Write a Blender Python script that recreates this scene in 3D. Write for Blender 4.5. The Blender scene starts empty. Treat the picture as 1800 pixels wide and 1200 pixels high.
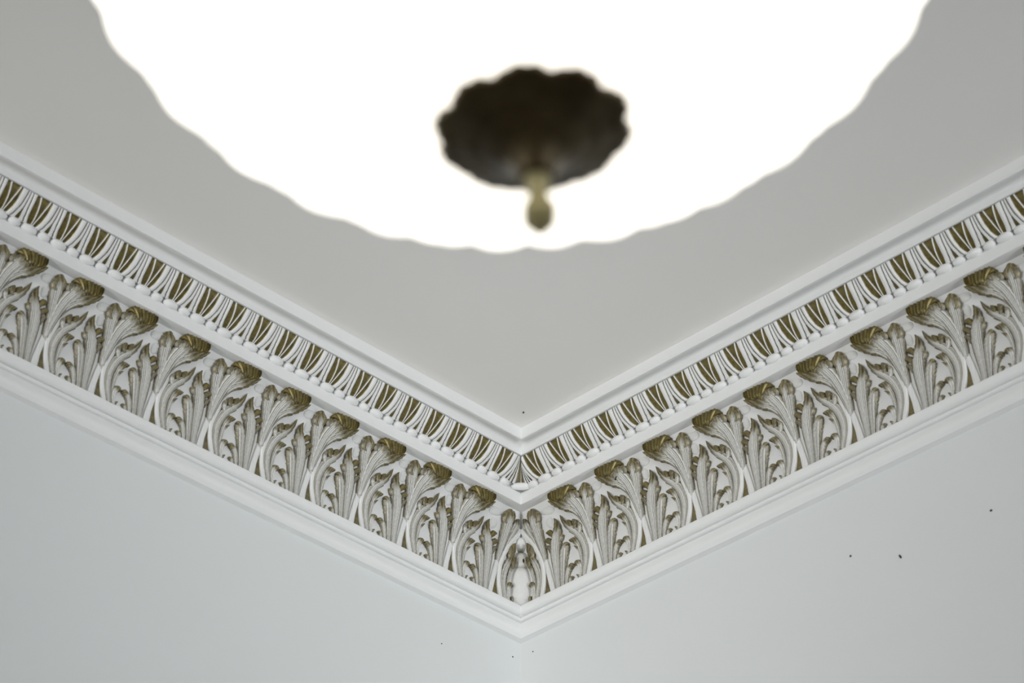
import bpy, bmesh, math, random
from mathutils import Matrix, Vector

random.seed(4)
SC = bpy.context.scene
COL = SC.collection
Q = math.sqrt(0.5)

# ------------------------------------------------------------------ camera
CAM_Z = 1.6                      # eye height above the floor (m)
CORNER_DIST = 3.2                # horizontal distance camera -> room corner
ZB = CAM_Z + 1.736044            # where the cornice meets the walls
HC = 0.2622                      # cornice height
ZC = ZB + HC                     # ceiling
ROOM = 4.4                       # side of the square room


def make_camera():
    yaw, pitch, roll = math.radians(-0.24821), math.radians(34.90984), math.radians(0.30842)
    right0, fwd0, up0 = Vector((Q, -Q, 0)), Vector((Q, Q, 0)), Vector((0, 0, 1))
    fw = right0 * (math.sin(yaw) * math.cos(pitch)) + fwd0 * (math.cos(yaw) * math.cos(pitch)) + up0 * math.sin(pitch)
    rt = right0 * math.cos(yaw) - fwd0 * math.sin(yaw)
    up = rt.cross(fw)
    r2 = rt * math.cos(roll) + up * math.sin(roll)
    u2 = up * math.cos(roll) - rt * math.sin(roll)
    cd = bpy.data.cameras.new('camera')
    cd.sensor_width = 36.0
    cd.lens = 4705.08 * 36.0 / 1800.0
    cd.dof.use_dof = True
    cd.dof.focus_distance = 3.68
    cd.dof.aperture_fstop = 8.2
    cd.clip_start = 0.05
    co = bpy.data.objects.new('camera', cd)
    m = Matrix.Identity(4)
    m.col[0][:3], m.col[1][:3], m.col[2][:3] = r2, u2, -fw
    m.col[3][:3] = (-CORNER_DIST * Q, -CORNER_DIST * Q, CAM_Z)
    co.matrix_world = m
    COL.objects.link(co)
    SC.camera = co


make_camera()

# ------------------------------------------------------------------ world, added lights, exposure
SC.view_settings.view_transform = 'Standard'
SC.view_settings.look = 'None'
SC.view_settings.gamma = 1.0
SC.view_settings.use_curve_mapping = False
SC.view_settings.exposure = -0.40
SC.cycles.use_denoising = True

world = bpy.data.worlds.new('sky')
SC.world = world
world.use_nodes = True
wn = world.node_tree.nodes
wn['Background'].inputs['Color'].default_value = (0.72, 0.84, 1.0, 1)
wn['Background'].inputs['Strength'].default_value = 1.0


def added_light(name, loc, toward, w, h, power, color, spread=46):
    ld = bpy.data.lights.new(name, 'AREA')
    ld.shape = 'RECTANGLE'
    ld.size, ld.size_y = w, h
    ld.energy = power
    ld.color = color
    ld.spread = math.radians(spread)      # a narrow spread makes an added beam fade away from its aim
    o = bpy.data.objects.new(name, ld)
    o.location = loc
    o.rotation_euler = Vector(toward).to_track_quat('-Z', 'Y').to_euler()
    COL.objects.link(o)
    return o


WIN_W, WIN_H, WIN_Z, WIN_C = 1.0, 1.7, 2.35, -0.75
# each window: an added beam aimed at the corner, and an added fill for the room and lamp
added_light('corner_beam', (-ROOM + 0.04, WIN_C, WIN_Z), (4.4, 0.75, 1.3), WIN_W, WIN_H, 6.8, (1.0, 0.985, 0.97), 40)
added_light('corner_beam', (WIN_C, -ROOM + 0.04, WIN_Z), (0.75, 4.4, 1.3), WIN_W, WIN_H, 6.8, (0.95, 0.98, 1.0), 40)
added_light('room_fill', (-ROOM + 0.05, WIN_C, WIN_Z), (1, 0, -0.2), WIN_W, WIN_H, 10.4, (1.0, 0.98, 0.95), 170)
added_light('room_fill', (WIN_C, -ROOM + 0.05, WIN_Z), (0, 1, -0.2), WIN_W, WIN_H, 10.4, (0.96, 0.98, 1.0), 170)


# ------------------------------------------------------------------ materials
def new_mat(name):
    m = bpy.data.materials.new(name)
    m.use_nodes = True
    nt = m.node_tree
    return m, nt.nodes, nt.links, nt.nodes['Principled BSDF']


def plaster_paint(name, color, rough=0.6, bump=0.03, scale=60, var=0.015):
    m, n, l, b = new_mat(name)
    tc = n.new('ShaderNodeTexCoord')
    nz = n.new('ShaderNodeTexNoise')
    nz.inputs['Scale'].default_value = scale
    nz.inputs['Detail'].default_value = 5
    l.new(tc.outputs['Object'], nz.inputs['Vector'])
    big = n.new('ShaderNodeTexNoise')
    big.inputs['Scale'].default_value = 2.2
    big.inputs['Detail'].default_value = 3
    l.new(tc.outputs['Object'], big.inputs['Vector'])
    rp = n.new('ShaderNodeMapRange')
    rp.inputs['To Min'].default_value = 1.0 - var
    rp.inputs['To Max'].default_value = 1.0 + var
    l.new(big.outputs['Fac'], rp.inputs['Value'])
    mx = n.new('ShaderNodeVectorMath')
    mx.operation = 'SCALE'
    mx.inputs[0].default_value = color
    l.new(rp.outputs['Result'], mx.inputs['Scale'])
    l.new(mx.outputs['Vector'], b.inputs['Base Color'])
    b.inputs['Roughness'].default_value = rough
    bp = n.new('ShaderNodeBump')
    bp.inputs['Strength'].default_value = bump
    bp.inputs['Distance'].default_value = 0.002
    l.new(nz.outputs['Fac'], bp.inputs['Height'])
    l.new(bp.outputs['Normal'], b.inputs['Normal'])
    return m


def gilded_plaster(name, white, gold, deep, noise_scale=420):
    """white painted plaster with old gold paint where the 'gilt' attribute says so"""
    m, n, l, b = new_mat(name)
    at = n.new('ShaderNodeAttribute')
    at.attribute_name = 'gilt'
    tc = n.new('ShaderNodeTexCoord')
    nz = n.new('ShaderNodeTexNoise')
    nz.inputs['Scale'].default_value = noise_scale
    nz.inputs['Detail'].default_value = 4
    nz.inputs['Roughness'].default_value = 0.65
    l.new(tc.outputs['Object'], nz.inputs['Vector'])
    # ragged brush edge: fac = gilt + (noise - .5) * k * gilt*(1-gilt)*4
    a1 = n.new('ShaderNodeMath'); a1.operation = 'SUBTRACT'; a1.inputs[1].default_value = 0.5
    l.new(nz.outputs['Fac'], a1.inputs[0])
    inv = n.new('ShaderNodeMath'); inv.operation = 'SUBTRACT'; inv.inputs[0].default_value = 1.0
    l.new(at.outputs['Fac'], inv.inputs[1])
    gg = n.new('ShaderNodeMath'); gg.operation = 'MULTIPLY'
    l.new(at.outputs['Fac'], gg.inputs[0]); l.new(inv.outputs[0], gg.inputs[1])
    g4 = n.new('ShaderNodeMath'); g4.operation = 'MULTIPLY'; g4.inputs[1].default_value = 3.2
    l.new(gg.outputs[0], g4.inputs[0])
    ms = n.new('ShaderNodeMath'); ms.operation = 'MULTIPLY'
    l.new(a1.outputs[0], ms.inputs[0]); l.new(g4.outputs[0], ms.inputs[1])
    fac = n.new('ShaderNodeMath'); fac.operation = 'ADD'; fac.use_clamp = True
    l.new(ms.outputs[0], fac.inputs[0]); l.new(at.outputs['Fac'], fac.inputs[1])
    n2 = n.new('ShaderNodeTexNoise')
    n2.inputs['Scale'].default_value = 150
    n2.inputs['Detail'].default_value = 3
    l.new(tc.outputs['Object'], n2.inputs['Vector'])
    r2 = n.new('ShaderNodeMapRange')
    r2.inputs['From Min'].default_value = 0.35
    r2.inputs['From Max'].default_value = 0.65
    l.new(n2.outputs['Fac'], r2.inputs['Value'])
    gm = n.new('ShaderNodeMixRGB')
    gm.inputs['Color1'].default_value = (*deep, 1)
    gm.inputs['Color2'].default_value = (*gold, 1)
    l.new(r2.outputs['Result'], gm.inputs['Fac'])
    mx = n.new('ShaderNodeMixRGB')
    mx.inputs['Color1'].default_value = (*white, 1)
    l.new(fac.outputs[0], mx.inputs['Fac'])
    l.new(gm.outputs['Color'], mx.inputs['Color2'])
    l.new(mx.outputs['Color'], b.inputs['Base Color'])
    me = n.new('ShaderNodeMath'); me.operation = 'MULTIPLY'; me.inputs[1].default_value = 0.35
    l.new(fac.outputs[0], me.inputs[0])
    l.new(me.outputs[0], b.inputs['Metallic'])
    ro = n.new('ShaderNodeMapRange')
    ro.inputs['To Min'].default_value = 0.6
    ro.inputs['To Max'].default_value = 0.36
    l.new(fac.outputs[0], ro.inputs['Value'])
    l.new(ro.outputs['Result'], b.inputs['Roughness'])
    bp = n.new('ShaderNodeBump')
    bp.inputs['Strength'].default_value = 0.25
    bp.inputs['Distance'].default_value = 0.0006
    l.new(nz.outputs['Fac'], bp.inputs['Height'])
    l.new(bp.outputs['Normal'], b.inputs['Normal'])
    return m


M_WALL_L = plaster_paint('pale_wall_paint', (0.745, 0.77, 0.768), 0.7, 0.04, 90)
M_WALL_R = M_WALL_L
M_CEIL = plaster_paint('ceiling_paint', (0.875, 0.865, 0.84), 0.85, 0.05, 140)
M_REAR = plaster_paint('rear_wall_paint', (0.42, 0.41, 0.39), 0.7, 0.04, 90)
M_TRIM = plaster_paint('white_plaster', (0.85, 0.86, 0.855), 0.55, 0.03, 120)
M_GILT = gilded_plaster('gilded_plaster', (0.85, 0.86, 0.85), (0.178, 0.136, 0.019), (0.085, 0.063, 0.007))


def simple(name, color, rough, metal=0.0):
    m, n, l, b = new_mat(name)
    b.inputs['Base Color'].default_value = (*color, 1)
    b.inputs['Roughness'].default_value = rough
    b.inputs['Metallic'].default_value = metal
    return m


M_SPECK = simple('dark_dirt', (0.02, 0.018, 0.015), 0.8)


def bronze(name, dark, light, metal):
    m, n, l, b = new_mat(name)
    tc = n.new('ShaderNodeTexCoord')
    nz = n.new('ShaderNodeTexNoise')
    nz.inputs['Scale'].default_value = 30
    nz.inputs['Detail'].default_value = 5
    l.new(tc.outputs['Object'], nz.inputs['Vector'])
    cr = n.new('ShaderNodeValToRGB')
    cr.color_ramp.elements[0].position = 0.35
    cr.color_ramp.elements[0].color = (*dark, 1)
    cr.color_ramp.elements[1].position = 0.7
    cr.color_ramp.elements[1].color = (*light, 1)
    l.new(nz.outputs['Fac'], cr.inputs['Fac'])
    l.new(cr.outputs['Color'], b.inputs['Base Color'])
    b.inputs['Metallic'].default_value = metal
    b.inputs['Roughness'].default_value = 0.38
    return m


M_BRONZE = bronze('dark_bronze', (0.10, 0.068, 0.028), (0.20, 0.155, 0.075), .3)
M_BRONZE_LIT = bronze('lit_bronze', (0.55, 0.47, 0.2), (0.8, 0.72, 0.38), .05)  # finial: same bronze, the light on its sides put into a paler colour


def lit_glass():
    m, n, l, b = new_mat('lit_opal_glass')
    b.inputs['Base Color'].default_value = (0.9, 0.88, 0.82, 1)
    b.inputs['Roughness'].default_value = 0.25
    b.inputs['Emission Color'].default_value = (1.0, 0.94, 0.83, 1)
    b.inputs['Emission Strength'].default_value = 2.4
    return m


M_LIT = lit_glass()


def wood_floor():
    m, n, l, b = new_mat('oak_floor')
    tc = n.new('ShaderNodeTexCoord')
    br = n.new('ShaderNodeTexBrick')
    br.inputs['Scale'].default_value = 1.0
    br.inputs['Brick Width'].default_value = 1.2
    br.inputs['Row Height'].default_value = 0.12
    br.inputs['Mortar Size'].default_value = 0.002
    br.inputs['Color1'].default_value = (0.16, 0.12, 0.085, 1)
    br.inputs['Color2'].default_value = (0.13, 0.10, 0.07, 1)
    br.inputs['Mortar'].default_value = (0.1, 0.07, 0.04, 1)
    l.new(tc.outputs['Object'], br.inputs['Vector'])
    l.new(br.outputs['Color'], b.inputs['Base Color'])
    b.inputs['Roughness'].default_value = 0.45
    return m


M_FLOOR = wood_floor()
M_FRAME = simple('white_window_paint', (0.8, 0.8, 0.79), 0.4)


def glass_pane():
    m, n, l, b = new_mat('window_glass')
    b.inputs['Transmission Weight'].default_value = 1.0
    b.inputs['Roughness'].default_value = 0.0
    b.inputs['IOR'].default_value = 1.45
    return m


M_PANE = glass_pane()


# ------------------------------------------------------------------ mesh helpers
def mesh_obj(name, verts, faces, mat, parent=None, gilt=None, smooth=True, sharp=None, recalc=True):
    me = bpy.data.meshes.new(name)
    me.from_pydata([tuple(v) for v in verts], [], faces)
    if recalc:
        bm = bmesh.new()
        bm.from_mesh(me)
        bmesh.ops.recalc_face_normals(bm, faces=bm.faces)
        bm.to_mesh(me)
        bm.free()
    if gilt is not None:
        a = me.attributes.new('gilt', 'FLOAT', 'POINT')
        a.data.foreach_set('value', [float(g) for g in gilt])
    if smooth:
        me.shade_smooth()
        if sharp:
            me.set_sharp_from_angle(angle=math.radians(sharp))
    me.materials.append(mat)
    o = bpy.data.objects.new(name, me)
    COL.objects.link(o)
    if parent is not None:
        o.parent = parent
    return o


def box_geo(verts, faces, x0, x1, y0, y1, z0, z1):
    b = len(verts)
    verts += [(x0, y0, z0), (x1, y0, z0), (x1, y1, z0), (x0, y1, z0), (x0, y0, z1), (x1, y0, z1), (x1, y1, z1), (x0, y1, z1)]
    faces += [(b, b + 3, b + 2, b + 1), (b + 4, b + 5, b + 6, b + 7), (b, b + 1, b + 5, b + 4), (b + 1, b + 2, b + 6, b + 5),
              (b + 2, b + 3, b + 7, b + 6), (b + 3, b, b + 4, b + 7)]


def boxes(name, lst, mat, parent=None):
    v, f = [], []
    for b in lst:
        box_geo(v, f, *b)
    return mesh_obj(name, v, f, mat, parent, smooth=False)


def struct(o, label=None):
    o['kind'] = 'structure'
    if label:
        o['label'] = label
    return o


def tag(o, label, cat, group=None, kind=None):
    o['label'] = label
    o['category'] = cat
    if group:
        o['group'] = group
    if kind:
        o['kind'] = kind
    return o


def empty(name, loc):
    o = bpy.data.objects.new(name, None)
    o.location = loc
    o.empty_display_size = 0.02
    COL.objects.link(o)
    return o


def W(side, s, p, z):
    """s along the wall from the corner, p out of the wall, z up"""
    return (-s, -p, z) if side == 'L' else (-p, -s, z)


def interp(x, xs, ys):
    if x <= xs[0]:
        return ys[0]
    for i in range(1, len(xs)):
        if x <= xs[i]:
            t = (x - xs[i - 1]) / (xs[i] - xs[i - 1])
            return ys[i - 1] + t * (ys[i] - ys[i - 1])
    return ys[-1]


# ------------------------------------------------------------------ the room
T = 0.12
struct(boxes('floor', [(-ROOM - T, T, -ROOM - T, T, -0.1, 0)], M_FLOOR), 'wooden floor of the room')
struct(boxes('ceiling', [(-ROOM - T, T, -ROOM - T, T, ZC, ZC + 0.1)], M_CEIL), 'flat white painted ceiling above the cornice')
struct(boxes('wall_left', [(-ROOM, 0, 0, T, 0, ZC)], M_WALL_L), 'pale painted wall on the left of the corner')
struct(boxes('wall_right', [(0, T, -ROOM, T, 0, ZC)], M_WALL_R), 'pale painted wall on the right of the corner')
WY0, WY1, WZ0, WZ1 = WIN_C - WIN_W / 2, WIN_C + WIN_W / 2, WIN_Z - WIN_H / 2, WIN_Z + WIN_H / 2
struct(boxes('wall_back', [(-ROOM - T, -ROOM, -ROOM - T, WY0, 0, ZC), (-ROOM - T, -ROOM, WY1, T, 0, ZC),
                           (-ROOM - T, -ROOM, WY0, WY1, 0, WZ0), (-ROOM - T, -ROOM, WY0, WY1, WZ1, ZC)], M_REAR))
struct(boxes('wall_front', [(-ROOM, WY0, -ROOM - T, -ROOM, 0, ZC), (WY1, T, -ROOM - T, -ROOM, 0, ZC),
                            (WY0, WY1, -ROOM - T, -ROOM, 0, WZ0), (WY0, WY1, -ROOM - T, -ROOM, WZ1, ZC)], M_REAR))


def window(name, along_y):
    def bx(a0, a1, d0, d1, z0, z1):
        return (-ROOM - d1, -ROOM - d0, a0, a1, z0, z1) if along_y else (a0, a1, -ROOM - d1, -ROOM - d0, z0, z1)
    f = 0.06
    lst = [bx(WY0, WY0 + f, .04, .09, WZ0, WZ1), bx(WY1 - f, WY1, .04, .09, WZ0, WZ1),
           bx(WY0 + f, WY1 - f, .04, .09, WZ0, WZ0 + f), bx(WY0 + f, WY1 - f, .04, .09, WZ1 - f, WZ1),
           bx(WIN_C - .02, WIN_C + .02, .045, .085, WZ0 + f, WZ1 - f), bx(WY0 + f, WIN_C - .02, .045, .085, WIN_Z + .3, WIN_Z + .34),
           bx(WIN_C + .02, WY1 - f, .045, .085, WIN_Z + .3, WIN_Z + .34)]
    o = struct(boxes(name, lst, M_FRAME))
    boxes('window_pane', [bx(WY0 + f, WY1 - f, .063, .067, WZ0 + f, WZ1 - f)], M_PANE, o)


window('window_1', True)
window('window_2', False)


# ------------------------------------------------------------------ plain mouldings of the cornice, mitred in the corner
def sweep(name, side, prof, mat, label, sharp=28, L=ROOM, step=None):
    """prof: closed outline of (p, h); runs from the mitre to the far wall"""
    v, f = [], []
    n = len(prof)
    for p, h in prof:
        v.append(W(side, max(p, 0.0), p, ZB + h))
    for p, h in prof:
        v.append(W(side, L, p, ZB + h))
    for i in range(n):
        j = (i + 1) % n
        f.append((i, j, n + j, n + i))
    f.append(tuple(range(n - 1, -1, -1)))
    f.append(tuple(range(n, 2 * n)))
    return struct(mesh_obj(name, v, f, mat, sharp=sharp), label)


def arc(p0, p1, bulge, n):
    """points from p0 to p1 bowed to the outside (down and out) by bulge"""
    dx, dy = p1[0] - p0[0], p1[1] - p0[1]
    L = math.hypot(dx, dy)
    nx, ny = dy / L, -dx / L
    return [(p0[0] + dx * t + nx * bulge * 4 * t * (1 - t), p0[1] + dy * t + ny * bulge * 4 * t * (1 - t)) for t in [i / n for i in range(n + 1)]]


BASE = [(0, -.0008), (.0098, -.0004)] + arc((.0108, .0006), (.0152, .0124), .0022, 8) + [(.0138, .0176), (.0134, .0196), (.0190, .0186)] + \
    [(.0208, .0196), (.0214, .0214), (.0202, .0228), (.0176, .0248)] + arc((.0158, .0268), (.0248, .0352), .0030, 10) + \
    [(.0252, .0366), (.0249, .0382), (.0237, .0392), (.0120, .0445), (0, .0445)]
FRIEZE = [(0, .0440), (.0120, .0440), (.0130, .1000), (.0145, .1500), (.0165, .1720), (.0205, .1905), (0, .1905)]
BAND = [(0, .1890), (.0160, .1888), (.0345, .1878), (.0358, .1884), (.0360, .1900), (.0360, .2060), (.0345, .2075), (.0330, .2130), (0, .2130)]
OV0, OV1 = (.0395, .2125), (.0672, .2380)
OVOLO = [(0, .2128), (.0330, .2128)] + arc((.0375, .2130), (.0658, .2392), .0010, 10) + [(0, .2392)]
CROWN = [(0, .2390), (.0676, .2390), (.0686, .2395), (.0690, .2412), (.0695, .2435), (.0705, .2458), (.0722, .2478), (.0748, .2494), (.0785, .2503),
         (.0825, .2505), (.0862, .2500), (.0876, .2490), (.0880, .2448), (.0910, .2448), (.0920, .2458), (.0920, HC + .002), (0, HC + .002)]


for side, word, k in (('L', 'left', 0), ('R', 'right', 1)):
    sweep('trim_%d' % (1 + k), side, BASE, M_TRIM, 'plain white base moulding under the leaf frieze on the %s wall' % word)
    sweep('trim_%d' % (3 + k), side, FRIEZE, M_TRIM, 'flat white frieze ground behind the acanthus leaves on the %s wall' % word)
    sweep('trim_%d' % (5 + k), side, BAND, M_TRIM, 'plain white band between leaves and beads on the %s wall' % word)
    sweep('trim_%d' % (7 + k), side, OVOLO, M_TRIM, 'white ovolo bed carrying the egg motifs on the %s wall' % word)
    sweep('trim_%d' % (9 + k), side, CROWN, M_TRIM, 'plain white cove and fillet under the ceiling on the %s wall' % word)

# ------------------------------------------------------------------ egg-and-dart course
EGG = {'L': (0.09173623, 0.04345056), 'R': (0.08370385, 0.0455701)}       # first egg from the corner, spacing
N_EGG = 22


def ovolo(v, lift=0.0):
    dx, dy = OV1[0] - OV0[0], OV1[1] - OV0[1]
    L = math.hypot(dx, dy)
    nx, ny = dy / L, -dx / L
    b = .0030 * 4 * v * (1 - v) + lift
    return OV0[0] + dx * v + nx * b, OV0[1] + dy * v + ny * b


def smooth(e0, e1, x):
    t = min(1, max(0, (x - e0) / (e1 - e0)))
    return t * t * (3 - 2 * t)


def egg_relief(t, v, wide):
    """height (mm) and gilding of one egg between two half darts; wide = sign of t where the lighting is put into a broader gilded panel"""
    a = abs(t)
    k = 1.10 if t * wide > 0 else 0.90  # one-sided lighting painted as a wider gold panel
    we = interp(v, (0, .1, .3, .6, 1), (.12, .18, .235, .262, .268)) * k
    r = interp(v, (0, .25, .55, .8, 1), (.020, .038, .075, .118, .160))
    rw = interp(v, (0, 1), (.014, .024))
    b = interp(v, (0, .15, .5, 1), (.275, .325, .385, .418))
    if a < we:
        inside = smooth(we, we - .03, a)
        h = 0.6 - 1.3 * inside
        g = smooth(we + .004, we - .022, a) * (0.97 if v > .06 else .8)
        ro = abs(a - r)
        if ro < rw * 1.6:
            q = smooth(rw * 1.5, rw * .6, ro)
            h = h * (1 - q) + 0.9 * q
            g *= 1 - smooth(rw * 1.1, rw * .75, ro)
        elif a < r:
            h -= .2
        return h, g
    if a < b - .015:
        x = (a - we) / max(1e-4, b - .015 - we)
        return 0.6 + 0.9 * math.sin(math.pi * min(1, max(0, x))) ** .7, 0.12 * smooth(.55, 1, x)
    if a < b + .015:
        return -1.7, 0.97 * interp(v, (0, .08, .93, 1), (.7, 1, 1, .6))
    tw = interp(v, (0, .12, .34, .42, 1), (.055, .06, .024, .013, .011))
    if 0.5 - a < tw:
        return -1.5, 0.97 * interp(v, (0, .1, .45, .9, 1), (.9, 1, .9, .8, .5))
    if 0.5 - a < tw + .02:
        return 0.2, 0.1
    return 0.7, 0.03


def egg_mesh(side, s0, spacing, clamp, nt=140, nv=28):
    wide = 1 if side == 'L' else -1
    v, f, g = [], [], []
    for j in range(nv + 1):
        vv = j / nv
        for i in range(nt + 1):
            t = -.5 + i / nt
            h, gl = egg_relief(t, vv, wide)
            edge = 1.0 if 0 < j < nv else 0.0
            p, z = ovolo(vv, .0006 + h * .001 * (edge * .9 + .1))
            s = s0 + t * spacing
            if clamp:
                s = max(s, p + .0002)
            v.append(W(side, s - (0 if clamp else s0), p, ZB + z))
            g.append(gl)
    for j in range(nv):
        for i in range(nt):
            a = j * (nt + 1) + i
            q = (a, a + 1, a + nt + 2, a + nt + 1)
            f.append(q if side == 'R' else q[::-1])
    return v, f, g


def corner_egg(side, nt=40, nv=22):
    s0, d = EGG[side]
    v, f, g = [], [], []
    for j in range(nv + 1):
        vv = j / nv
        p0, z0 = ovolo(vv)
        sb = max(s0 - .5 * d, p0 + .0004)
        for i in range(nt + 1):
            w = i / nt
            gl, h = 0.05, .5
            if abs(w - .84 + .1 * vv) < .04:
                gl, h = .85, -.9
            elif abs(w - .63 + .06 * vv) < .045:
                gl, h = .8, -.8
            elif w < .46:
                gl = .92 * interp(w, (0, .03, .07, .36, .46), (.35, .45, 1, .95, .0))
                h = interp(w, (0, .05, .14, .44), (1.0, .8, -.4, .5))
            p, z = ovolo(vv, .0006 + h * .001)
            v.append(W(side, p + w * max(sb - p0, 0.0002), p, ZB + z))
            g.append(gl)
    for j in range(nv):
        for i in range(nt):
            a = j * (nt + 1) + i
            q = (a, a + 1, a + nt + 2, a + nt + 1)
            f.append(q if side == 'R' else q[::-1])
    return v, f, g


def bead_mesh(half, rad, side):
    v, f = [], []
    nu, nw = 16, 12
    for j in range(nw + 1):
        th = math.pi * j / nw
        for i in range(nu):
            ph = 2 * math.pi * i / nu
            s, p, z = half * math.cos(th), rad * math.sin(th) * math.cos(ph), rad * math.sin(th) * math.sin(ph)
            v.append(W(side, s, p, z))
    for j in range(nw):
        for i in range(nu):
            k = (i + 1) % nu
            f.append((j * nu + i, j * nu + k, (j + 1) * nu + k, (j + 1) * nu + i))
    return v, f


BEAD_P, BEAD_H = .0370, .2100
for side, word in (('L', 'left'), ('R', 'right')):
    s0, d = EGG[side]
    root = empty('egg_and_dart_strip', W(side, 0, 0, 0))
    tag(root, 'white egg-and-dart strip with dark gold panels along the %s wall' % word, 'moulding', 'egg-and-dart strips of the cornice', 'thing')
    vv, ff, gg = egg_mesh(side, s0, d, True)
    mesh_obj('egg_motif', vv, ff, M_GILT, root, gg, recalc=False, sharp=60)
    vv, ff, gg = egg_mesh(side, s0 + d, d, False)
    first = mesh_obj('egg_motif', vv, ff, M_GILT, root, gg, recalc=False, sharp=60)
    first.location = W(side, s0 + d, 0, 0)
    for k in range(2, N_EGG):
        o = first.copy()
        o.location = W(side, s0 + d * k, 0, 0)
        o.parent = root
        COL.objects.link(o)
    vv, ff, gg = corner_egg(side)
    o = mesh_obj('corner_motif', vv, ff, M_GILT, root, gg, recalc=False, sharp=60)
    o['label'] = 'folded corner end of the egg strip with mottled gold'

    br = empty('bead_strip', W(side, 0, 0, 0))
    tag(br, 'string of plain white plaster beads under the egg motifs on the %s wall' % word, 'moulding', 'bead strips of the cornice', 'thing')
    big = small = None
    for k in range(N_EGG):
        for half, off in ((.265 * d, 0.0), (.205 * d, .5)):
            proto = big if off == 0 else small
            if proto is None:
                bv, bf = bead_mesh(half, .0062 if off == 0 else .0056, side)
                proto = mesh_obj('bead', bv, bf, M_TRIM, br)
                o = proto
                if off == 0:
                    big = o
                else:
                    small = o
            else:
                o = proto.copy()
                o.parent = br
                COL.objects.link(o)
            o.location = W(side, s0 + d * (k + off), BEAD_P, ZB + BEAD_H)
    o = small.copy()
    o.parent = br
    o.location = W(side, s0 - .5 * d, BEAD_P, ZB + BEAD_H)
    COL.objects.link(o)
    if side == 'L':
        bv, bf = bead_mesh(.0155, .0056, 'L')
        o = mesh_obj('bead', bv, bf, M_TRIM, br)
        o.rotation_euler = (0, 0, math.radians(-45))
        o.location = (-.0445, -.0445, ZB + BEAD_H)
        o['label'] = 'long bead set across the corner'

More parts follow.
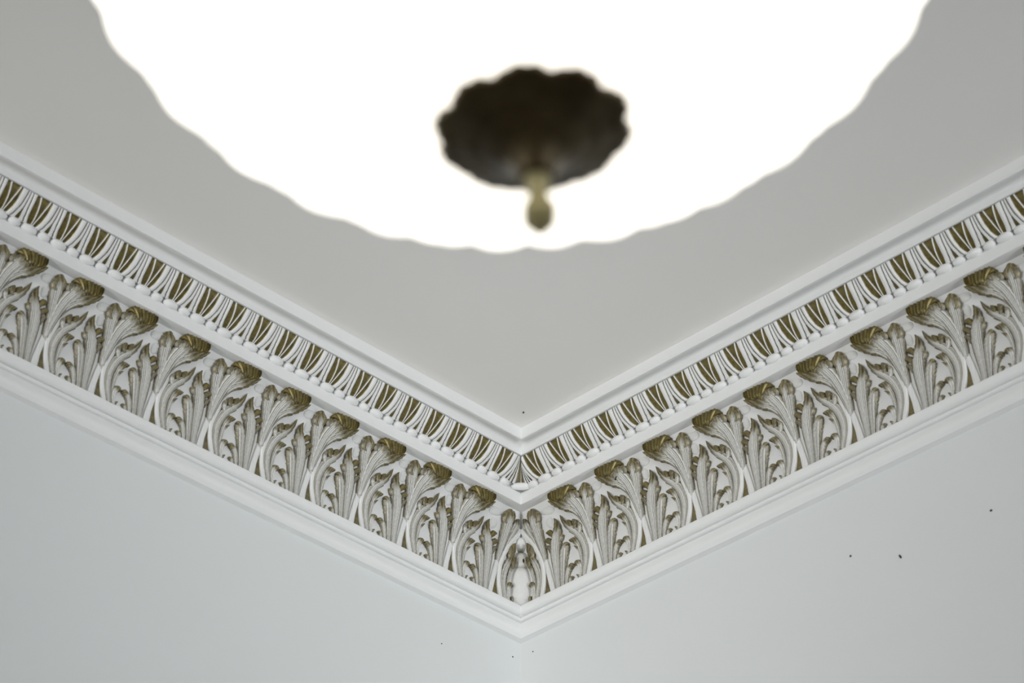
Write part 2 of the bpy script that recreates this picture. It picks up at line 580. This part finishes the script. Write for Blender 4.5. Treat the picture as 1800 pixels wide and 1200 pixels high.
# ------------------------------------------------------------------ acanthus leaves
# outlines: (along the wall toward the corner, up, height of relief, width), millimetres
LEAF = [
 ('spandrel',[(-6.2, -0.4, 0.6, 0.0), (-4.3, 14.3, 0.6, 0.0), (-3.0, 30.3, 0.6, 0.0), (-0.1, 43.9, 0.6, 0.0), (1.9, 32.5, 0.6, 0.0), (3.9, 16.6, 0.6, 0.0), (6.5, 0.7, 0.6, 0.0)],{}),
 ('rim',[(8.8, -2.7, 2.5, 6.8), (5.4, 9.7, 3, 6.5), (2.7, 23.8, 3.5, 6.2), (2.3, 36.4, 4, 6.5), (3.5, 48.1, 5, 7.7), (9.0, 64.9, 5, 8.6), (14.4, 77.8, 5, 6.2), (19.7, 87.9, 4, 2.2)],{}),
 ('stem',[(70.8, 1.2, 2, 8.0), (74.7, 18.8, 2.5, 8.3), (78.7, 35.9, 3, 8.0), (81.9, 48.9, 3.5, 6.8), (84.5, 60.5, 3.5, 3.7)],{}),
 ('plume',[(-2.0, 40.1, 3, 4.0), (-1.9, 47.1, 5, 8.6), (0.3, 63.4, 6, 11.7), (1.8, 82.9, 7, 13.5), (2.6, 104.8, 8.5, 15.4), (3.7, 120.3, 11, 17.2), (3.7, 128.3, 14, 14.8), (4.7, 134.6, 14.5, 6.2)],{'nf': 7}),
 ('crest_stalk',[(-0.9, 44.9, 5, 6.2), (1.5, 60.8, 7, 9.8), (7.8, 81.8, 8, 12.9), (16.0, 103.0, 9.5, 16.0), (25.5, 118.4, 12, 19.1), (34.0, 128.7, 14, 18.5)],{'nf': 8}),
 ('crest',[(29.3, 132.4, 13, 9.2), (30.8, 134.0, 15.5, 18.5), (37.0, 136.8, 17, 23.1), (45.3, 138.5, 18, 24.3), (53.3, 138.9, 18.5, 23.1), (60.0, 138.3, 18.5, 18.5), (63.9, 138.1, 18, 6.2)],{}),
 ('crestlobe1',[(29.5, 118.7, 11, 3.7), (28.2, 123.6, 13.5, 7.7), (29.2, 127.9, 15.5, 8.6), (33.6, 130.6, 16, 4.0)],{}),
 ('crestlobe2',[(39.2, 121.3, 12, 3.7), (38.7, 125.5, 14, 7.1), (39.8, 128.9, 16, 7.7), (43.9, 130.8, 16.5, 3.7)],{}),
 ('crestlobe3',[(21.0, 118.8, 11, 3.7), (17.5, 122.4, 13, 6.8), (17.9, 126.5, 14.5, 6.8), (21.0, 129.9, 15, 2.8)],{}),
 ('lobe',[(6.8, 69.5, 5, 5.5), (11.6, 83.8, 6, 9.2), (18.8, 98.1, 8, 12.3), (29.3, 110.3, 10, 13.8), (40.9, 118.0, 12, 13.8), (52.6, 125.4, 14, 10.8), (60.3, 129.9, 15.5, 7.1), (66.0, 132.9, 16, 1.8)],{'nf': 6}),
 ('hook',[(15.5, 1.4, 2.5, 6.8), (11.8, 12.1, 4, 8.3), (9.5, 23.5, 5, 10.2), (9.6, 36.3, 5.5, 11.4), (13.0, 49.9, 6, 12.0), (20.2, 64.1, 6.5, 11.7), (28.9, 74.7, 7, 10.2), (37.9, 84.0, 8, 8.6), (44.6, 93.1, 9, 6.2), (48.1, 99.8, 10, 3.4), (50.0, 105.8, 10, 0.9)],{'nf': 6}),
 ('hooklobe1',[(21.6, 65.0, 6, 3.7), (18.4, 70.4, 7.5, 6.2), (17.8, 75.8, 8.5, 6.8), (18.9, 81.0, 9, 3.7)],{}),
 ('hooklobe2',[(30.0, 73.6, 6, 3.7), (26.4, 79.4, 8, 6.8), (25.8, 84.0, 9.5, 7.7), (27.9, 89.6, 9.5, 4.0)],{}),
 ('hooklobe3',[(36.4, 80.3, 7, 3.7), (34.5, 85.0, 8.5, 6.8), (35.3, 89.4, 9.5, 6.2), (37.8, 92.8, 9.5, 2.8)],{}),
 ('inner',[(21.5, 1.8, 2, 3.7), (18.7, 12.8, 3, 5.2), (17.8, 25.0, 4, 5.8), (19.5, 37.1, 4.5, 6.5), (22.6, 48.5, 5.5, 7.1), (26.0, 55.9, 7.5, 7.4), (30.3, 60.4, 8.5, 6.5), (36.7, 62.2, 7, 2.5)],{'nf': 3}),
 ('spur',[(20.1, 34.1, 3, 2.5), (22.3, 41.6, 4.5, 3.7), (25.2, 47.0, 6, 4.0), (29.0, 50.4, 6, 1.5)],{}),
 ('curl',[(22.5, 1.8, 2, 3.7), (21.0, 8.7, 3, 4.9), (20.5, 15.6, 4.5, 6.8), (22.0, 21.6, 6.5, 8.3), (25.9, 23.9, 7, 6.2), (29.6, 22.9, 5, 2.5)],{'nf': 2}),
 ('bud',[(26.0, 1.8, 1.5, 2.2), (25.1, 4.0, 3, 3.4), (27.4, 6.5, 3, 1.8)],{}),
 ('sprig',[(46.6, 0.4, 2, 5.2), (45.3, 8.7, 3, 6.8), (43.0, 17.6, 4, 7.7), (38.8, 22.4, 5.5, 7.7), (33.9, 23.6, 6.5, 6.2), (32.0, 22.4, 5, 2.2)],{'nf': 4}),
 ('bud2',[(40.7, 0.7, 1.5, 4.6), (38.9, 4.7, 3, 6.2), (35.6, 6.3, 3.5, 4.0), (34.2, 5.5, 2.5, 1.5)],{}),
 ('side',[(53.3, -0.1, 2, 6.2), (52.2, 14.0, 3.5, 8.6), (51.3, 28.8, 4.5, 11.1), (49.8, 43.3, 5.5, 12.9), (46.7, 53.1, 7, 12.6), (43.1, 59.0, 8, 9.5), (40.5, 60.3, 7, 2.8)],{'nf': 6}),
 ('upright',[(60.7, -0.0, 2.5, 8.3), (61.3, 17.7, 4, 10.8), (62.6, 36.0, 5, 14.2), (63.5, 54.3, 6, 17.2), (62.8, 69.6, 7, 17.8), (60.5, 80.6, 8, 14.8), (58.9, 90.6, 9, 10.8), (58.9, 98.6, 10, 6.2), (60.8, 105.7, 10, 1.5)],{'nf': 8}),
 ('uplobe1',[(66.4, 80.1, 6, 3.7), (69.0, 86.0, 8, 6.8), (72.1, 89.8, 9, 7.1), (77.1, 90.5, 8, 2.5)],{}),
 ('uplobe2',[(70.7, 70.1, 5, 3.7), (73.0, 76.4, 7, 6.8), (76.2, 79.6, 8, 6.8), (80.5, 79.4, 7, 2.2)],{}),
 ('uplobe3',[(73.3, 60.1, 4, 3.1), (74.5, 66.5, 6, 5.5), (77.1, 69.8, 6.5, 5.2), (80.5, 69.6, 5.5, 1.8)],{}),
 ('uplobe4',[(58.0, 68.4, 5, 2.5), (53.2, 72.2, 7, 4.6), (50.9, 76.4, 7.5, 3.7), (49.8, 78.2, 7, 1.2)],{}),
 ('plumelobe1',[(3.9, 111.9, 9, 3.7), (-1.2, 115.4, 11, 7.1), (-2.7, 120.5, 13, 7.7), (-0.4, 126.4, 14, 4.6), (2.1, 129.2, 14, 1.5)],{}),
 ('plumelobe2',[(8.8, 116.6, 9.5, 3.7), (10.8, 122.6, 11.5, 7.1), (10.3, 126.8, 13.5, 7.4), (7.4, 130.4, 14.5, 4.3), (5.2, 131.2, 14.5, 1.5)],{}),
]
CORNER = [
 ('spandrel',[(-9.8, 2.6, 0.6, 0.0), (-4.4, 21.5, 0.6, 0.0), (-0.7, 40.9, 0.6, 0.0), (1.9, 28.2, 0.6, 0.0), (4.5, 2.1, 0.6, 0.0)],{}),
 ('rim',[(7.1, -1.8, 2.5, 7.3), (4.1, 12.8, 3, 7.0), (2.8, 27.4, 3.5, 7.0), (3.5, 42.9, 4, 7.0), (7.2, 59.5, 5, 7.6), (14.7, 76.4, 6, 7.9), (25.9, 95.4, 6, 7.6), (36.3, 109.1, 6, 7.9), (40.8, 116.6, 6.5, 7.6)],{}),
 ('plume',[(-1.4, 46.9, 3, 4.0), (-0.1, 59.3, 5, 8.5), (5.5, 80.9, 6.5, 12.8), (11.1, 101.2, 8, 15.3), (14.8, 117.7, 10, 15.9), (14.7, 127.9, 13, 14.7), (15.0, 135.6, 14, 7.6)],{'nf': 7}),
 ('plumelobe1',[(9.7, 113.0, 9, 3.7), (7.3, 118.4, 11, 6.7), (7.7, 124.9, 13, 7.3), (10.1, 132.0, 14, 4.0)],{}),
 ('plumelobe2',[(21.0, 119.3, 9, 3.7), (22.4, 125.6, 11, 6.7), (22.1, 131.3, 12.5, 7.0), (19.4, 135.2, 13.5, 4.0)],{}),
 ('side_plume',[(8.8, 70.1, 5, 5.5), (17.2, 90.3, 6, 8.5), (25.2, 107.4, 7.5, 9.8), (30.6, 120.6, 9, 9.2), (33.4, 129.3, 10, 4.6)],{'nf': 5}),
 ('hook',[(15.3, -1.2, 2.5, 6.7), (11.3, 12.5, 4, 8.2), (9.5, 26.8, 5, 9.5), (12.0, 41.6, 5.5, 9.8), (17.4, 54.9, 6, 8.9), (23.3, 65.4, 7, 7.3), (27.1, 72.5, 7.5, 3.1)],{'nf': 5}),
 ('gold_lobe',[(23.1, 61.5, 6, 5.2), (21.8, 70.0, 8, 9.8), (23.7, 77.3, 9.5, 11.3), (26.4, 84.9, 9.5, 6.7), (27.9, 89.3, 9, 2.1)],{}),
 ('gold_lobe',[(27.0, 51.1, 6, 3.1), (26.8, 56.8, 7.5, 6.1), (27.9, 62.4, 8.5, 6.7), (29.9, 68.3, 8.5, 3.1)],{}),
 ('inner',[(20.1, -0.5, 2, 4.3), (18.1, 12.9, 3, 5.2), (18.8, 28.1, 4, 5.8), (22.0, 43.1, 5, 6.1), (26.1, 54.9, 6, 5.2), (28.7, 61.0, 6, 1.5)],{'nf': 3}),
 ('curl',[(22.3, 0.4, 2, 3.7), (20.4, 9.4, 3.5, 5.5), (19.9, 18.4, 5, 7.3), (22.2, 24.3, 6.5, 7.3), (27.8, 23.7, 5, 2.1)],{'nf': 2}),
 ('bud',[(27.0, -0.5, 2, 3.1), (28.4, 4.3, 3.5, 4.3), (25.8, 7.9, 4, 3.1)],{}),
]
# base gilding, groove gilding, where the tip starts, tip gilding, groove depth mm
STYLE = {
    'rim': (0, 0, 2, 0, 0), 'stem': (0, 0, 2, 0, 0),
    'plume': (.28, .95, .60, .97, 1.2), 'side_plume': (.32, .95, .6, .97, 1.0), 'crest_stalk': (.28, .95, .72, .9, 1.2), 'crest': (.97, .97, 2, 0, .6),
    'lobe': (.30, .95, .38, .95, 1.1), 'hook': (.36, .95, .55, .97, 1.1), 'inner': (.36, .95, .50, .97, .8), 'curl': (.25, .95, .38, .97, .6),
    'sprig': (.36, .95, .42, .95, .8), 'side': (.38, .95, .58, .97, 1.1), 'upright': (.29, .95, .52, .97, 1.2),
    'bud': (.8, .8, .4, .97, .3), 'bud2': (.4, .6, .3, .9, .3), 'spur': (.5, .8, .3, .97, .3),
    'hooklobe1': (.30, .7, .45, .8, .4), 'hooklobe2': (.85, .9, .2, .97, .5), 'hooklobe3': (.93, .95, .2, .97, .5),
    'uplobe1': (.95, .95, .2, .97, .5), 'uplobe2': (.9, .95, .2, .97, .5), 'uplobe3': (.8, .9, .2, .95, .5), 'uplobe4': (.6, .8, .3, .95, .5),
    'crestlobe1': (.75, .95, .4, .97, .6), 'crestlobe2': (.8, .95, .4, .97, .6), 'crestlobe3': (.75, .95, .35, .97, .6),
    'plumelobe1': (.8, .95, .3, .97, .6), 'plumelobe2': (.85, .95, .3, .97, .6), 'gold_lobe': (.85, .95, .2, .97, .6),
}
NAME = {'rim': 'rim', 'stem': 'stem', 'plume': 'plume', 'side_plume': 'plume', 'crest_stalk': 'crest_stalk',
        'crest': 'crest', 'lobe': 'side_lobe', 'hook': 'hooked_frond', 'inner': 'inner_frond', 'curl': 'curled_frond', 'sprig': 'sprig',
        'side': 'side_frond', 'upright': 'upright_frond', 'spur': 'spur', 'bud': 'bud', 'bud2': 'bud', 'gold_lobe': 'gold_lobe', 'spandrel': 'spandrel'}
SUB = {'hooklobe1': 'hook', 'hooklobe2': 'hook', 'hooklobe3': 'hook', 'uplobe1': 'upright', 'uplobe2': 'upright', 'uplobe3': 'upright',
       'uplobe4': 'upright', 'spur': 'inner', 'crestlobe1': 'crest', 'crestlobe2': 'crest', 'crestlobe3': 'crest', 'plumelobe1': 'plume', 'plumelobe2': 'plume'}
SERR = {'hook': .34, 'lobe': .36, 'upright': .30, 'side': .30, 'plume': .30, 'side_plume': .3, 'inner': .3, 'sprig': .25, 'crest_stalk': .2,
        'hooklobe2': .4, 'hooklobe3': .4, 'uplobe1': .4, 'uplobe2': .4, 'plumelobe1': .4, 'plumelobe2': .4, 'crestlobe1': .4, 'crestlobe2': .4, 'crestlobe3': .4}
P0, H0 = .013, .045


def catmull(pts, n):
    P = [pts[0]] + list(pts) + [pts[-1]]
    out = []
    seg = len(pts) - 1
    for i in range(n + 1):
        x = i / n * seg
        k = min(int(x), seg - 1)
        t = x - k
        a, b, c, d = P[k], P[k + 1], P[k + 2], P[k + 3]
        out.append(tuple(.5 * (2 * b[m] + (c[m] - a[m]) * t + (2 * a[m] - 5 * b[m] + 4 * c[m] - d[m]) * t * t + (3 * b[m] - a[m] - 3 * c[m] + d[m]) * t ** 3)
                         for m in range(4)))
    return out


def base_p(z):
    """frieze face relative to P0 in mm at height z mm above H0"""
    return (interp(z / 1000 + H0, (.044, .1, .15, .172, .1905), (.012, .013, .0145, .0165, .0205)) - P0) * 1000


def frond(kind, pts, nf=0):
    bg, gg, tip0, tg, fd = STYLE[kind]
    small = max(p[3] for p in pts) < 9
    n = max(18, 5 * (len(pts) - 1)) if small else 9 * (len(pts) - 1)
    m = 12 if nf == 0 else max(14, nf * 8)
    if kind == 'crest':
        n, m = 72, 16
    v, f, g = [], [], []
    ring = m + 1 + 2
    line = catmull(pts, n)
    rnd = random.Random(kind)
    amp = [.12 + 1.0 * rnd.random() ** .8 for _ in range(12)]
    jit = [rnd.uniform(-.22, .22) for _ in range(12)]
    for i, (u, z, d, w) in enumerate(line):
        tau = i / n
        a, b = line[max(0, i - 1)], line[min(n, i + 1)]
        tu, tz = b[0] - a[0], b[1] - a[1]
        L = math.hypot(tu, tz) or 1
        nu, nz = tz / L, -tu / L
        w = max(w, .5)
        ser = SERR.get(kind, 0) * smooth(.35, .5, tau)
        teeth = 9 if not small else 5
        if kind == 'crest':
            d += 1.25 * math.sin(tau * 62) + .7 * math.sin(tau * 27 + 1)
            w *= .94 + .16 * ((tau * 9.9) % 1.0) + .10 * math.sin(tau * 23)
        tip = smooth(tip0, min(1.0, tip0 + .25), tau)
        dd = fd * min(1, w / 7) * interp(tau, (0, .1, .85, 1), (.5, 1, .8, .3))
        back = max(base_p(z) - .6, d - (5.5 if kind != 'crest' else 9))
        for j in range(m + 1):
            c = -1 + 2 * j / m
            top = d * (.62 + .38 * math.sqrt(max(0, 1 - c * c))) if d < 8 else d - 3.0 * (1 - math.sqrt(max(0, 1 - c * c)))
            gr, wash = 0, 1.0
            if nf:
                x = (c + 1) / 2
                xx = x + .035 * math.sin(5 * tau + 3 * x)
                q0 = int(round(xx * nf)) % 12
                wash = .45 + 1.25 * (1 - abs(math.sin(math.pi * (nf * xx + jit[q0]))))
                gr = amp[q0] * max(0, 1 - abs(math.sin(math.pi * (nf * xx + jit[q0])))) ** 2.0 if .5 / nf < x < 1 - .5 / nf else 0
            elif kind not in ('rim', 'stem', 'crest'):
                gr = .6 * math.exp(-(c / .28) ** 2)
            ww = w * (1 + ser * (c * c) * ((tau * teeth + (.5 if c < 0 else 0)) % 1.0 - .35)) / 2
            v.append((u + nu * c * ww, top - dd * gr, z + nz * c * ww))
            rag = .12 * math.sin(7 * c + 23 * tau)
            q = max(bg * wash + (gg - bg * wash) * gr * (1 - .3 * tip), (tg + rag) * tip * (.93 + .07 * gr))
            if fd and abs(c) > .80:
                q = max(q, .92 if c > 0 else .7)
            g.append(min(.97, max(0, q)))
        for c in (1, -1):
            ww = w * (1 + ser * ((tau * teeth + (.5 if c < 0 else 0)) % 1.0 - .35)) / 2
            v.append((u + nu * c * ww, back, z + nz * c * ww))
            g.append(.92 if fd else .0)
    for i in range(n):
        for j in range(ring):
            k = (j + 1) % ring
            f.append((i * ring + j, i * ring + k, (i + 1) * ring + k, (i + 1) * ring + j))
    f.append(tuple(range(ring)))
    f.append(tuple(range(n * ring + ring - 1, n * ring - 1, -1)))
    return v, f, g


def spandrel(pts):
    """the sunk gilded triangle between two leaves: a thin raised tablet of gold paint"""
    line = catmull([(p[0], p[1], p[2], 0) for p in pts], 24)
    n = len(line)
    cu = sum(p[0] for p in line) / n
    cz = sum(p[1] for p in line) / n
    v = [(p[0], base_p(p[1]) + .7, p[1]) for p in line] + [(p[0], base_p(p[1]) - .5, p[1]) for p in line] + [(cu, base_p(cz) + .5, cz), (cu, base_p(cz) - .5, cz)]
    f = []
    for i in range(n):
        j = (i + 1) % n
        f += [(i, j, 2 * n), (n + j, n + i, 2 * n + 1), (j, i, n + i, n + j)]
    return v, f, [.93] * len(v)


def dome(cu, cz, ru, rz, depth, lean=0.0):
    v, f, g = [], [], []
    nu, nw = 28, 10
    for j in range(nw + 1):
        th = math.pi / 2 * j / nw
        for i in range(nu):
            ph = 2 * math.pi * i / nu
            k = 1 + .06 * math.sin(3 * ph + 1)
            x, y = ru * k * math.cos(th) * math.cos(ph), rz * k * math.cos(th) * math.sin(ph)
            v.append((cu + x + lean * y, base_p(cz + y) - .8 + (depth + .8) * math.sin(th), cz + y))
            g.append(.05 + .3 * (1 - smooth(0, .5, th)))
    for j in range(nw):
        for i in range(nu):
            k = (i + 1) % nu
            f.append((j * nu + i, j * nu + k, (j + 1) * nu + k, (j + 1) * nu + i))
    f.append(tuple(range(nu - 1, -1, -1)))
    return v, f, g


def to_side(side, v, scale):
    """leaf millimetres -> metres in the frame of a leaf Empty standing on the wall face"""
    out = []
    for u, d, z in v:
        x = u * scale / 1000
        p = P0 + d / 1000
        out.append((x, -p, z / 1000) if side == 'L' else (-p, x, z / 1000))
    return out


def build_leaf(side, table, root, scale):
    made = {}
    for kind, pts, kw in table:
        if kind == 'spandrel':
            v, f, g = spandrel(pts)
        else:
            v, f, g = frond(kind, pts, kw.get('nf', 0))
        par = made[SUB[kind]] if kind in SUB else root
        nm = 'gilded_lobe' if kind in SUB and kind != 'spur' else NAME[kind]
        o = mesh_obj(nm, to_side(side, v, scale), f, M_GILT, par, g, sharp=62)
        if kind in ('spandrel', 'crest'):
            o['label'] = 'dark gold triangle at the foot of the leaf' if kind == 'spandrel' else 'gilded scrolled crest of the leaf'
        made[kind] = o
    for nm, args in (('bud_ball', (75.0, 108.5, 6.6, 9.5, 2.6, .25)), ('shell', (76.5, 127.5, 12.0, 7.0, 3.0, .5))):
        v, f, g = dome(*args)
        mesh_obj(nm, to_side(side, v, scale), f, M_GILT, root, g)


def copy_tree(o, parent=None):
    c = o.copy()
    COL.objects.link(c)
    c.parent = parent
    for ch in list(o.children):
        copy_tree(ch, c)
    return c


ORD = ['first', 'second', 'third', 'fourth', 'fifth', 'sixth', 'seventh', 'eighth', 'ninth', 'tenth', 'eleventh', 'twelfth']
TRI = {'L': (0.05936958, 0.08409493, 1.0), 'R': (0.06115868, 0.08832609, 1.0503)}
for side, word in (('L', 'left'), ('R', 'right')):
    st, dt, sc = TRI[side]
    proto = None
    for k in range(1, 12):
        loc = W(side, st + dt * k, 0, ZB + H0)
        if proto is None:
            proto = r = empty('acanthus_leaf', loc)
            build_leaf(side, LEAF, r, sc)
        else:
            r = copy_tree(proto)
            r.location = loc
        tag(r, 'white acanthus leaf with gilded tips, %s from the corner leaf along the %s wall' % (ORD[k - 1], word), 'leaf ornament',
            'acanthus leaves of the %s frieze' % word, 'thing')

# the leaf folded into the corner: the same half leaf on either wall and a round boss between
root = empty('corner_acanthus_leaf', (0, 0, ZB + H0))
tag(root, 'white and gold acanthus leaf folded into the corner of the frieze, with a round boss', 'leaf ornament', None, 'thing')
for side in 'LR':
    st = TRI[side][0]
    sc = st / TRI['L'][0]
    made = {}
    for kind, pts, kw in CORNER:
        v, f, g = spandrel(pts) if kind == 'spandrel' else frond(kind, pts, kw.get('nf', 0))
        lim = st
        vv = []
        for u, d, z in v:
            p = P0 + d / 1000
            s = max(st - u * sc / 1000, p + .0002)     # meets its twin on the mitre
            vv.append(W(side, s, p, z / 1000))
        o = mesh_obj('gilded_lobe' if kind in SUB else NAME[kind], vv, f, M_GILT, made[SUB[kind]] if kind in SUB else root, g, sharp=62)
        made[kind] = o
        if kind == 'spandrel':
            o['label'] = 'dark gold triangle at the foot of the leaf'


def blob(parts, name, parent, mat, gilt_fn):
    v, f, g = [], [], []
    for (cx, cz, rx, rz, depth) in parts:
        b = len(v)
        nu, nw = 28, 20
        for j in range(nw + 1):
            th = math.pi * j / nw
            for i in range(nu):
                ph = 2 * math.pi * i / nu
                a = rx * math.sin(th) * math.cos(ph)
                o = depth * math.sin(th) * math.sin(ph)
                z = cz + rz * math.cos(th)
                x, y = -cx - o * Q + a * Q, -cx - o * Q - a * Q
                v.append((x, y, z))
                g.append(gilt_fn(z, a / rx, math.sin(ph)))
        for j in range(nw):
            for i in range(nu):
                k = (i + 1) % nu
                f.append((b + j * nu + i, b + j * nu + k, b + (j + 1) * nu + k, b + (j + 1) * nu + i))
    return mesh_obj(name, v, f, mat, parent, g)


blob([(.0158, .024, .0235, .039, .0115), (.0150, .006, .019, .03, .0115)], 'boss', root, M_GILT, lambda z, a, q: .06 + .5 * smooth(.70, .95, abs(a)) + .55 * smooth(.048, .062, z))
blob([(.0150, .067, .0165, .0165, .0105)], 'upper_boss', root, M_GILT, lambda z, a, q: .30 + .6 * smooth(.55, .9, abs(a)) + .4 * smooth(.06, .054, z) + .5 * smooth(.076, .083, z))
blob([(.0150, .094, .0090, .0125, .0095)], 'knob', root, M_GILT, lambda z, a, q: .04 + .7 * smooth(.6, .95, abs(a)) + .5 * smooth(.090, .083, z))


# ------------------------------------------------------------------ hanging lamp with lit bowl
def lathe(prof, n, wob=None):
    """prof (r, z); wob(r_index, angle) scales the radius"""
    v, f = [], []
    m = len(prof)
    for k, (r, z) in enumerate(prof):
        for i in range(n):
            a = 2 * math.pi * i / n
            s = wob(k, a, r, z) if wob else (1.0, 0.0)
            v.append((r * s[0] * math.cos(a), r * s[0] * math.sin(a), z + s[1]))
    for k in range(m - 1):
        for i in range(n):
            j = (i + 1) % n
            f.append((k * n + i, k * n + j, (k + 1) * n + j, (k + 1) * n + i))
    return v, f


BF = 0.89                                           # bowl depth / radius
LR = 0.24                                           # bowl radius
D_LAMP = 1.438
dirv = Vector((Q, -Q, 0)) * -0.00405 + Vector((Q, Q, 0)) * 0.69607 + Vector((0, 0, 1)) * 0.71796
LC = Vector((-CORNER_DIST * Q, -CORNER_DIST * Q, CAM_Z)) + dirv * D_LAMP
TILT = Matrix.Rotation(math.radians(-3.1), 3, Vector((Q, Q, 0)))

lamp = empty('ceiling_lamp', LC)
tag(lamp, 'large glowing white bowl lamp with bronze cap and finial hanging below the ceiling', 'lamp')


def lamp_part(name, prof, n, mat, wob=None, tilt=True, sharp=None, parent=None, close=False):
    v, f = lathe(prof, n, wob)
    if tilt:
        v = [tuple(TILT @ Vector(p)) for p in v]
    if close:
        m = len(prof)
        f.append(tuple(range(n)))
        f.append(tuple(range(m * n - 1, (m - 1) * n - 1, -1)))
    return mesh_obj(name, v, f, mat, parent or lamp, sharp=sharp)


def bowl_wob(k, a, r, z):
    ph = math.asin(max(-1, min(1, z / LR / BF)))           # latitude
    rib = abs(math.sin(16 * a)) ** .8                  # 32 melon ribs
    row = .5 + .5 * math.cos(ph * 30)                  # moulded scallop rows
    return 1 + (.030 * (rib - .6) + .016 * math.sin(16 * a) * (row - .5)) * smooth(.02, .08, r), 0


outer = [(LR * math.cos(t), -LR * BF * math.sin(t)) for t in [math.radians(90 * i / 60) for i in range(61)]]
outer = [(max(r, .0005), z) for r, z in outer]
inner = [(max(r * .965, .0005), z * .965) for r, z in reversed(outer)]
lamp_part('glass_bowl', outer + inner, 264, M_LIT, bowl_wob)


def scallop(amp, drop, n=8):
    def w(k, a, r, z):
        q = smooth(.3 * LR * .2, .208 * LR, r)
        lobe = abs(math.cos(n * a / 2 + 2.967))
        fine = math.cos(3 * n * a + .3)
        return 1 + q * (amp * (lobe - .6) + .012 * fine), q * drop * (lobe - .6)
    return w


CAP = [(.02, -.885), (.10, -.883), (.165, -.875), (.194, -.868), (.199, -.873), (.190, -.884), (.168, -.890), (.150, -.894), (.142, -.903),
       (.126, -.908), (.108, -.912), (.100, -.922), (.084, -.930), (.068, -.938), (.056, -.950), (.046, -.966), (.038, -.984), (.033, -1.000)]
lamp_part('bottom_cap', [(r * LR, z * LR) for r, z in CAP], 192, M_BRONZE, scallop(.085, .002, 10), close=True)
FIN = [(.036, -.990), (.030, -1.006), (.025, -1.022), (.023, -1.038), (.025, -1.052), (.034, -1.064), (.042, -1.078), (.043, -1.092), (.038, -1.104),
       (.028, -1.116), (.016, -1.127), (.008, -1.135), (.0015, -1.142)]


def fin_wob(k, a, r, z):
    return .82 * (1 + (.10 * math.cos(4 * a) if k > 5 else 0)), 0


lamp_part('finial', [(r * LR, z * LR) for r, z in FIN], 40, M_BRONZE_LIT, fin_wob, close=True)
RIM = [(.97, -.02), (1.035, -.03), (1.055, .0), (1.045, .035), (1.0, .05), (.96, .03)]
lamp_part('bowl_rim', [(r * LR, z * LR) for r, z in RIM] + [(RIM[0][0] * LR, RIM[0][1] * LR)], 128, M_BRONZE)
PAN = [(.96, .03), (.9, .06), (.5, .12), (.1, .16), (.05, .2)]
lamp_part('top_pan', [(r * LR, z * LR) for r, z in PAN], 96, M_BRONZE, close=True)
rodtop = ZC - LC.z
lamp_part('rod', [(.012, .03), (.012, rodtop - .02)], 24, M_BRONZE, tilt=False, close=True)
lamp_part('ceiling_canopy', [(.014, rodtop - .07), (.045, rodtop - .055), (.075, rodtop - .03), (.08, rodtop)], 64, M_BRONZE, tilt=False, close=True)


# ------------------------------------------------------------------ dark specks of dirt
def speck(loc, rx, ry, rz, rot, label):
    v, f = [], []
    nu, nw = 12, 8
    for j in range(nw + 1):
        th = math.pi * j / nw
        for i in range(nu):
            ph = 2 * math.pi * i / nu
            k = 1 + .18 * math.sin(3 * ph + 2 * th)
            v.append((rx * k * math.sin(th) * math.cos(ph), ry * k * math.sin(th) * math.sin(ph), rz * math.cos(th)))
    for j in range(nw):
        for i in range(nu):
            k = (i + 1) % nu
            f.append((j * nu + i, j * nu + k, (j + 1) * nu + k, (j + 1) * nu + i))
    o = mesh_obj('dirt_speck', v, f, M_SPECK)
    o.location = loc
    o.rotation_euler = rot
    return tag(o, label, 'speck', 'dark specks on walls and ceiling')


MM = .001
speck((-.1176, -.1216, ZC - .0004), 1.1 * MM, 2.0 * MM, 1 * MM, (0, 0, math.radians(-30)), 'tiny dark speck on the ceiling just above the cornice corner')
speck(W('R', .5638, .0004, ZB - .0957), 1 * MM, 1.5 * MM, 1.5 * MM, (0, 0, 0), 'round dark speck on the right wall, nearer the corner of two side by side')
speck(W('R', .6368, .0006, ZB - .1264), 1 * MM, 1.2 * MM, 3.4 * MM, (math.radians(-25), 0, 0), 'long thin dark speck on the right wall, tilted, below the base moulding')
speck(W('R', .7704, .0004, ZB - .1197), 1 * MM, 1.7 * MM, 1.4 * MM, (0, 0, 0), 'dark speck on the right wall, farthest from the corner')
speck(W('R', .0236, .0003, ZB - .0217), .8 * MM, .8 * MM, 1 * MM, (0, 0, 0), 'faint speck on the right wall close to the corner edge')
speck(W('L', .0152, .0003, ZB - .0264), 1 * MM, .8 * MM, 1 * MM, (0, 0, 0), 'small dark speck on the left wall close to the corner edge')
speck(W('L', .1464, .0003, ZB - .0572), .9 * MM, .8 * MM, .8 * MM, (0, 0, 0), 'faint speck on the left wall, away from the corner edge')
speck(W('R', .2038, .0245, ZB + .1626), 1.4 * MM, 1.3 * MM, 3.6 * MM, (math.radians(30), 0, 0), 'dark speck on the second acanthus leaf right of the corner')
speck((-.0285, -.0335, ZB + .1030), 1.2 * MM, 1.2 * MM, 3.4 * MM, (0, 0, 0), 'dark speck on the boss of the corner leaf')
